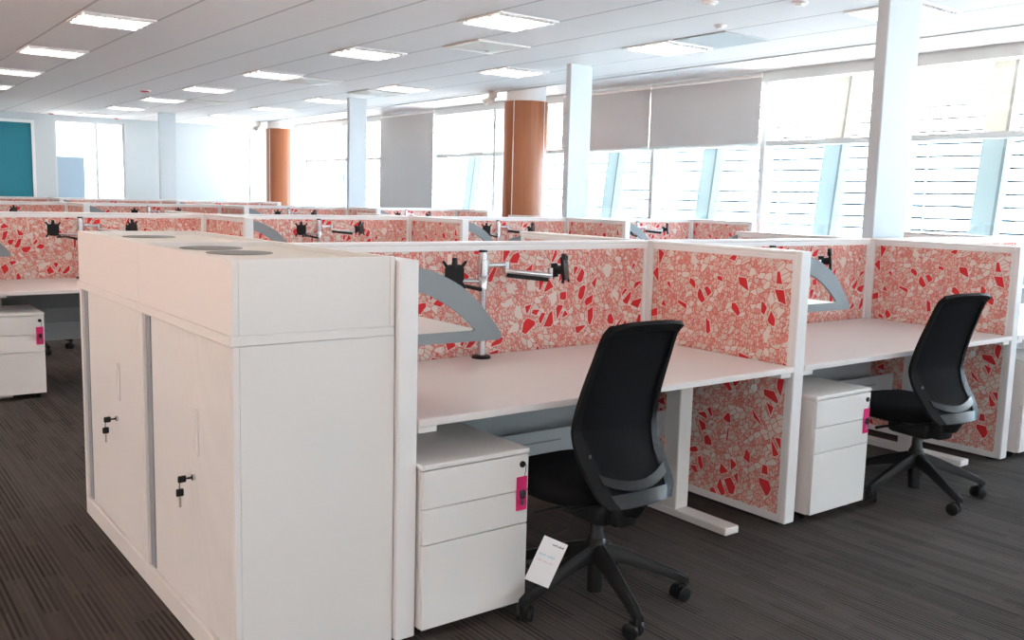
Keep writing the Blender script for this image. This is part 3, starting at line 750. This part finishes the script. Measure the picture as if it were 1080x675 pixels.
# ------------------------------------------------------------------ tambour cupboard + planter
CX0, CX1, CY0, CY1 = -2.500, -1.997, -0.895, 0.906
CL = (CY1-CY0)/2
def cupboard(y0, label):
    t = thing('tambour_cupboard', label, 'cupboard', (CX0, y0, 0), 0, 'white tambour cupboards')
    d = CX1-CX0; L_ = CL-0.002; zt = 0.988
    b = MB().box(0.02, d, 0.002, 0.022, 0.0, zt).box(0.02, d, L_-0.020, L_, 0.0, zt).box(d-0.02, d, 0.022, L_-0.02, 0.0, zt).box(0.045, d-0.02, 0.022, L_-0.02, 0.07, 0.09)
    b.box(0.0, 0.0195, 0.002, L_, 0.0, 0.075, 0.002, 1)       # plinth
    b.box(0.0, 0.0195, 0.002, 0.030, 0.0755, zt, 0.002, 1).box(0.0, 0.0195, L_-0.030, L_, 0.0755, zt, 0.002, 1)
    b.build('carcass', 'white', t)
    MB().box(-0.008, d, 0.0, L_+0.002, zt+0.0005, 1.0178, 0.003, 1).build('top', 'white', t)
    dr = MB(); y = 0.032; n = int((L_-0.084-0.03)/0.0155)
    for k in range(n): dr.box(0.012, 0.020, y+k*0.0155, y+k*0.0155+0.0127, 0.078, zt-0.002, 0.0025, 1)
    dr.box(0.0202, 0.024, 0.031, L_-0.083, 0.078, zt-0.002)
    door = dr.build('tambour_door', 'white', t)
    MB().box(0.0115, 0.020, L_-0.082, L_-0.0305, 0.078, zt-0.002).build('track', 'greysteel', t)
    # recessed pill handle, lock and keys
    yh = 0.345
    hp = []; hi = []
    for i in range(28):
        a = 2*PI*i/28; cx, cz = math.cos(a), math.sin(a)
        oz = 0.055 if cz > 0 else -0.055
        hp.append((yh+0.018*cx, 0.675+oz+0.020*cz)); hi.append((yh+0.0145*cx, 0.675+oz+0.0165*cz))
    MB().ringprism(hp, hi, 'yz', 0.0085, 0.0125).build('handle', 'white', door, True)
    MB().prism(hi, 'yz', 0.0105, 0.0118).build('handle_recess', 'white', door)
    yl, zl = 0.375, 0.527
    MB().tube([(0.012, yl, zl), (0.004, yl, zl)], 0.010, 16).build('lock', 'chrome', door, True)
    MB().tube([(0.004, yl, zl), (-0.014, yl, zl)], [0.004, 0.003], 8).box(-0.040, -0.014, yl-0.0045, yl+0.0045, zl-0.011, zl+0.011, 0.0042).build('key', 'black', door)
    MB().tube([(-0.034, yl, zl-0.010), (-0.036, yl-0.002, zl-0.022), (-0.034, yl, zl-0.030)], 0.0015, 6).box(-0.046, -0.022, yl-0.0045, yl+0.0045, zl-0.054, zl-0.029, 0.0044).build('spare_key', 'black', door)
    MB().box(-0.037, -0.031, yl-0.0015, yl+0.0015, zl-0.088, zl-0.055).build('key_blade', 'key', door)
    return t
cupboard(CY0, 'white tambour-door cupboard, the nearer of the two, keys hanging in its lock')
cupboard(CY0+CL, 'white tambour-door cupboard, the farther of the two, keys hanging in its lock')
DN = [(-2.285, -0.115), (-2.285, -0.385)]; DF = [(-2.265, 0.70)]
def planter(y0, label, discs):
    t = thing('planter_box', label, 'planter', (CX0, y0, 1.0183), 0, 'white planter boxes')
    d = CX1-CX0; L_ = CL-0.002; z1 = HP+0.009-1.0183
    MB().box(0, 0.018, 0.001, L_-0.001, 0, z1, 0.0015, 1).box(d-0.018, d, 0.001, L_-0.001, 0, z1, 0.0015, 1).box(0.0185, d-0.0185, 0.001, 0.019, 0, z1, 0.0015, 1).box(0.0185, d-0.0185, L_-0.019, L_-0.001, 0, z1, 0.0015, 1).build('box', 'white', t)
    MB().box(0.0185, d-0.0185, 0.0195, L_-0.0195, z1-0.032, z1-0.017).build('inner_deck', 'cream', t)
    for xc, yc in discs:
        MB().lathe([(0.105, z1-0.0165), (0.105, z1-0.0145), (0.100, z1-0.0138)], xc-CX0, yc-y0, 40).build('pot_lid', 'discgrey', t, True)
    return t
planter(CY0, 'white planter box on top of the nearer tambour cupboard', DN)
planter(CY0+CL, 'white planter box on top of the farther tambour cupboard', DF)

# ------------------------------------------------------------------ nearest bench (A)
yA = ROWA; yAf = yA+SP
wA = ['behind the desk beside the white cupboards', 'behind the second desk, with the right-hand chair', 'at the right edge of the picture']
for k in range(3):
    spine((k-1)*W, yA, 'shard-print spine screen of the nearest bench ' + wA[k])
sA = ['red and cream shard-print side screen standing against the backs of the white cupboards', 'full-height shard-print side screen between the two nearest black chairs', 'full-height shard-print side screen right of the right-hand black chair']
for k in range(3): side((k-1)*W, yA, sA[k])
fA = ['cupboards', 'nearest chair', 'right-hand chair', 'right edge']
for k in range(4):
    if k == 0: continue
    side((k-1)*W, yAf+0.09, 'rear-side screen of the nearest bench, top rail showing %s' % ('behind the nearest monitor arm', 'behind the white column', 'at the right edge')[k-1], PI)
sh = ['white shelf with grey quadrant end bracket beside the white cupboards', 'white shelf with grey quadrant end bracket above the second desk', 'white shelf with grey quadrant bracket at the right edge of the nearest bench']
for k in range(3): shelf((k-1)*W, yA, sh[k])
for k in range(1, 3): shelf((k-1)*W, yAf+0.09, 'rear-side shelf of the nearest bench, grey tip showing, %s' % ('left one' if k == 1 else 'right one, by the white column'), PI)
dA = ['white desk with the nearest chair, beside the cupboards', 'white desk with the right-hand chair', 'white desk at the right edge, mostly out of the picture']
for k in range(3): desk((k-1)*W, yA, dA[k])
for k, l in enumerate(['chrome twin monitor arm on the nearest desk by the cupboards', 'chrome twin monitor arm on the second desk, mostly hidden by the side screen']):
    arm((k-1)*W+0.860, yA-0.075, l)
ped(-1.921, -0.945, 'white three-drawer pedestal under the nearest desk, left of the nearest chair', 'pink key pouch on the nearest drawer pedestal')
ped(0.095, -0.95, 'white three-drawer pedestal beside the side screen, left of the right-hand chair', 'pink key pouch on the pedestal by the right-hand chair')
ped(2.06, -0.95, 'white three-drawer pedestal cut off by the right edge of the picture', 'pink key pouch on the drawer pedestal at the right edge, mostly outside')
CHAIR.location = (-1.235, -1.0, 0); CHAIR.rotation_euler = (0, 0, math.radians(0))
CHAIR['label'] = 'black mesh-back swivel chair in the foreground, with a white tag hanging below'
dup(CHAIR, 'black mesh-back swivel chair at the second desk, towards the right edge', (0.93, -0.96, 0), math.radians(-8))

# swing tag hanging from the chair
t = thing('swing_tag', 'white printed card tag hanging below the nearest black chair', 'tag', (-1.52, -1.12, 0.315))
t.rotation_euler = (math.radians(-4), math.radians(24), math.radians(-30))
MB().box(-0.043, 0.043, -0.0007, 0.0007, -0.155, 0).build('card', 'tag', t)
def words(y, z, xs, h, m, name):
    q = MB()
    for a, b in xs:
        n = max(2, int((b-a)/0.0035)); st_ = (b-a)/n
        for i in range(n):
            hh = h*random.choice((0.6, 0.75, 1.0)); q.box(a+i*st_, a+i*st_+st_*0.62, y-0.0003, y, z, z+hh)
    q.build(name, m, t)
words(-0.0008, -0.020, [(-0.004, 0.012), (0.014, 0.036)], 0.0065, 'inkdark', 'printed_name')
words(-0.0008, -0.062, [(-0.035, -0.010), (-0.006, 0.022)], 0.009, 'inkblue', 'printed_heading')
words(-0.0008, -0.080, [(-0.035, -0.014), (-0.011, 0.008), (0.010, 0.024)], 0.004, 'inkred', 'printed_line')
MB().tube([(-0.034, 0, -0.008), (0.00, 0.01, 0.020), (0.03, 0.02, 0.045)], 0.0009, 6).build('string', 'inkdark', t)

# ------------------------------------------------------------------ second bench (B)
XB = -0.76
nB = ['left of the white cupboards', 'behind the white planter boxes', 'behind the nearest chair', 'behind the tall white column']
for k in range(-1, 3):
    spine(XB+(k-1)*W+W*0, ROWB, 'shard-print spine screen of the second bench, ' + nB[k+1]) if k < 3 else None
spine(XB+2*W, ROWB, 'shard-print spine screen of the second bench, last bay by the windows')
mB = ['at the left edge, left of the cupboards', 'showing over the farther planter box', 'above the nearest monitor arm', 'right of the nearest wood column', 'last one by the windows']
for k in range(5): side(XB+(k-1)*W, ROWB, 'shard-print side screen of the second bench ' + mB[k])
for k in range(1, 4): side(XB+(k-1)*W, ROWB+2*SP+0.01, 'rear-side screen of the second bench, top rail only, %s' % ('behind the planters', 'left of the fully lowered blind', 'below the near wood column')[k-1], PI)
hB = ['at the left edge', 'over the planter boxes', 'above the nearest spine screen', 'right of the middle white column']
for k in range(4): shelf(XB+(k-1)*W, ROWB, 'shelf with grey quadrant bracket on the second bench, ' + hB[k])
eB = ['left of the white cupboards, at the left edge', 'hidden behind the white cupboards', 'behind the nearest monitor arm', 'in its last bay by the windows']
for k in range(2): desk(XB+(k-1)*W, ROWB, 'white desk of the second bench, ' + eB[k])
aB = ['behind the farther planter box', 'above the back edge of the nearer planter', 'above the nearest monitor arm, behind the spine', 'near the tall white column']
for k in range(4): arm(XB+(k-1)*W+0.96, ROWB-0.075, 'chrome twin monitor arm on the second bench, ' + aB[k])
ped(XB-W+0.11, ROWB-LN-0.045, 'white three-drawer pedestal at the left edge under the second bench', 'pink key pouch on the left-edge drawer pedestal')
dup(CHAIR, 'black chair beyond the second bench, only a castor leg showing under the desk', (-1.95, 5.45, 0), math.radians(175))

# ------------------------------------------------------------------ third bench (C)
XC = -0.76
nC = ['its leftmost bay', 'left of the far wood column', 'below the window beside the far wood column', 'below the fully lowered blind']
for k in range(4): spine(XC+(k-1)*W, ROWC, 'far shard-print spine screen of the third bench, ' + nC[k])
mC = ['leftmost, above the white planter corner', 'left of the far wood column', 'left of the fully lowered blind', 'last one, by the near wood column']
for k in range(4): side(XC+k*W, ROWC, 'far shard-print side screen of the third bench, ' + mC[k])
hC = ['leftmost', 'below the far wood column', 'left of the fully lowered blind']
for k in range(3): shelf(XC+k*W, ROWC, 'far shelf with grey bracket on the third bench, ' + hC[k])
for k in range(4): arm(XC+(k-1)*W+0.95, ROWC-0.075, 'far monitor arm on the third bench, ' + ('at the left edge', 'left of the back column', 'below the far wood column', 'below the fully lowered blind')[k])
for k in range(0, 3): side(XC+k*W, ROWC+2*SP+0.01, 'rear-side screen of the third bench, top rail only, %s' % ('leftmost', 'middle', 'rightmost')[k], PI)

# ------------------------------------------------------------------ farthest bench (D)
XD = 0.055
nD = ['leftmost bay below the teal panel', 'below the back window', 'below the back column', ]
for k in range(-2, 2): spine(XD+k*W, ROWD, 'farthest shard-print spine screen near the back wall, ' + ('at the left edge', 'below the teal panel', 'below the back window', 'last bay by the far wood column')[k+2])
for k in range(-1, 3): side(XD+k*W, ROWD, 'farthest shard-print side screen near the back wall, ' + ('at the left edge', 'below the back window', 'below the back column', 'end one by the far wood column')[k+1])
for k in range(0, 2): shelf(XD+k*W, ROWD, 'farthest shelf with grey bracket, ' + ('below the back window', 'below the back column')[k])
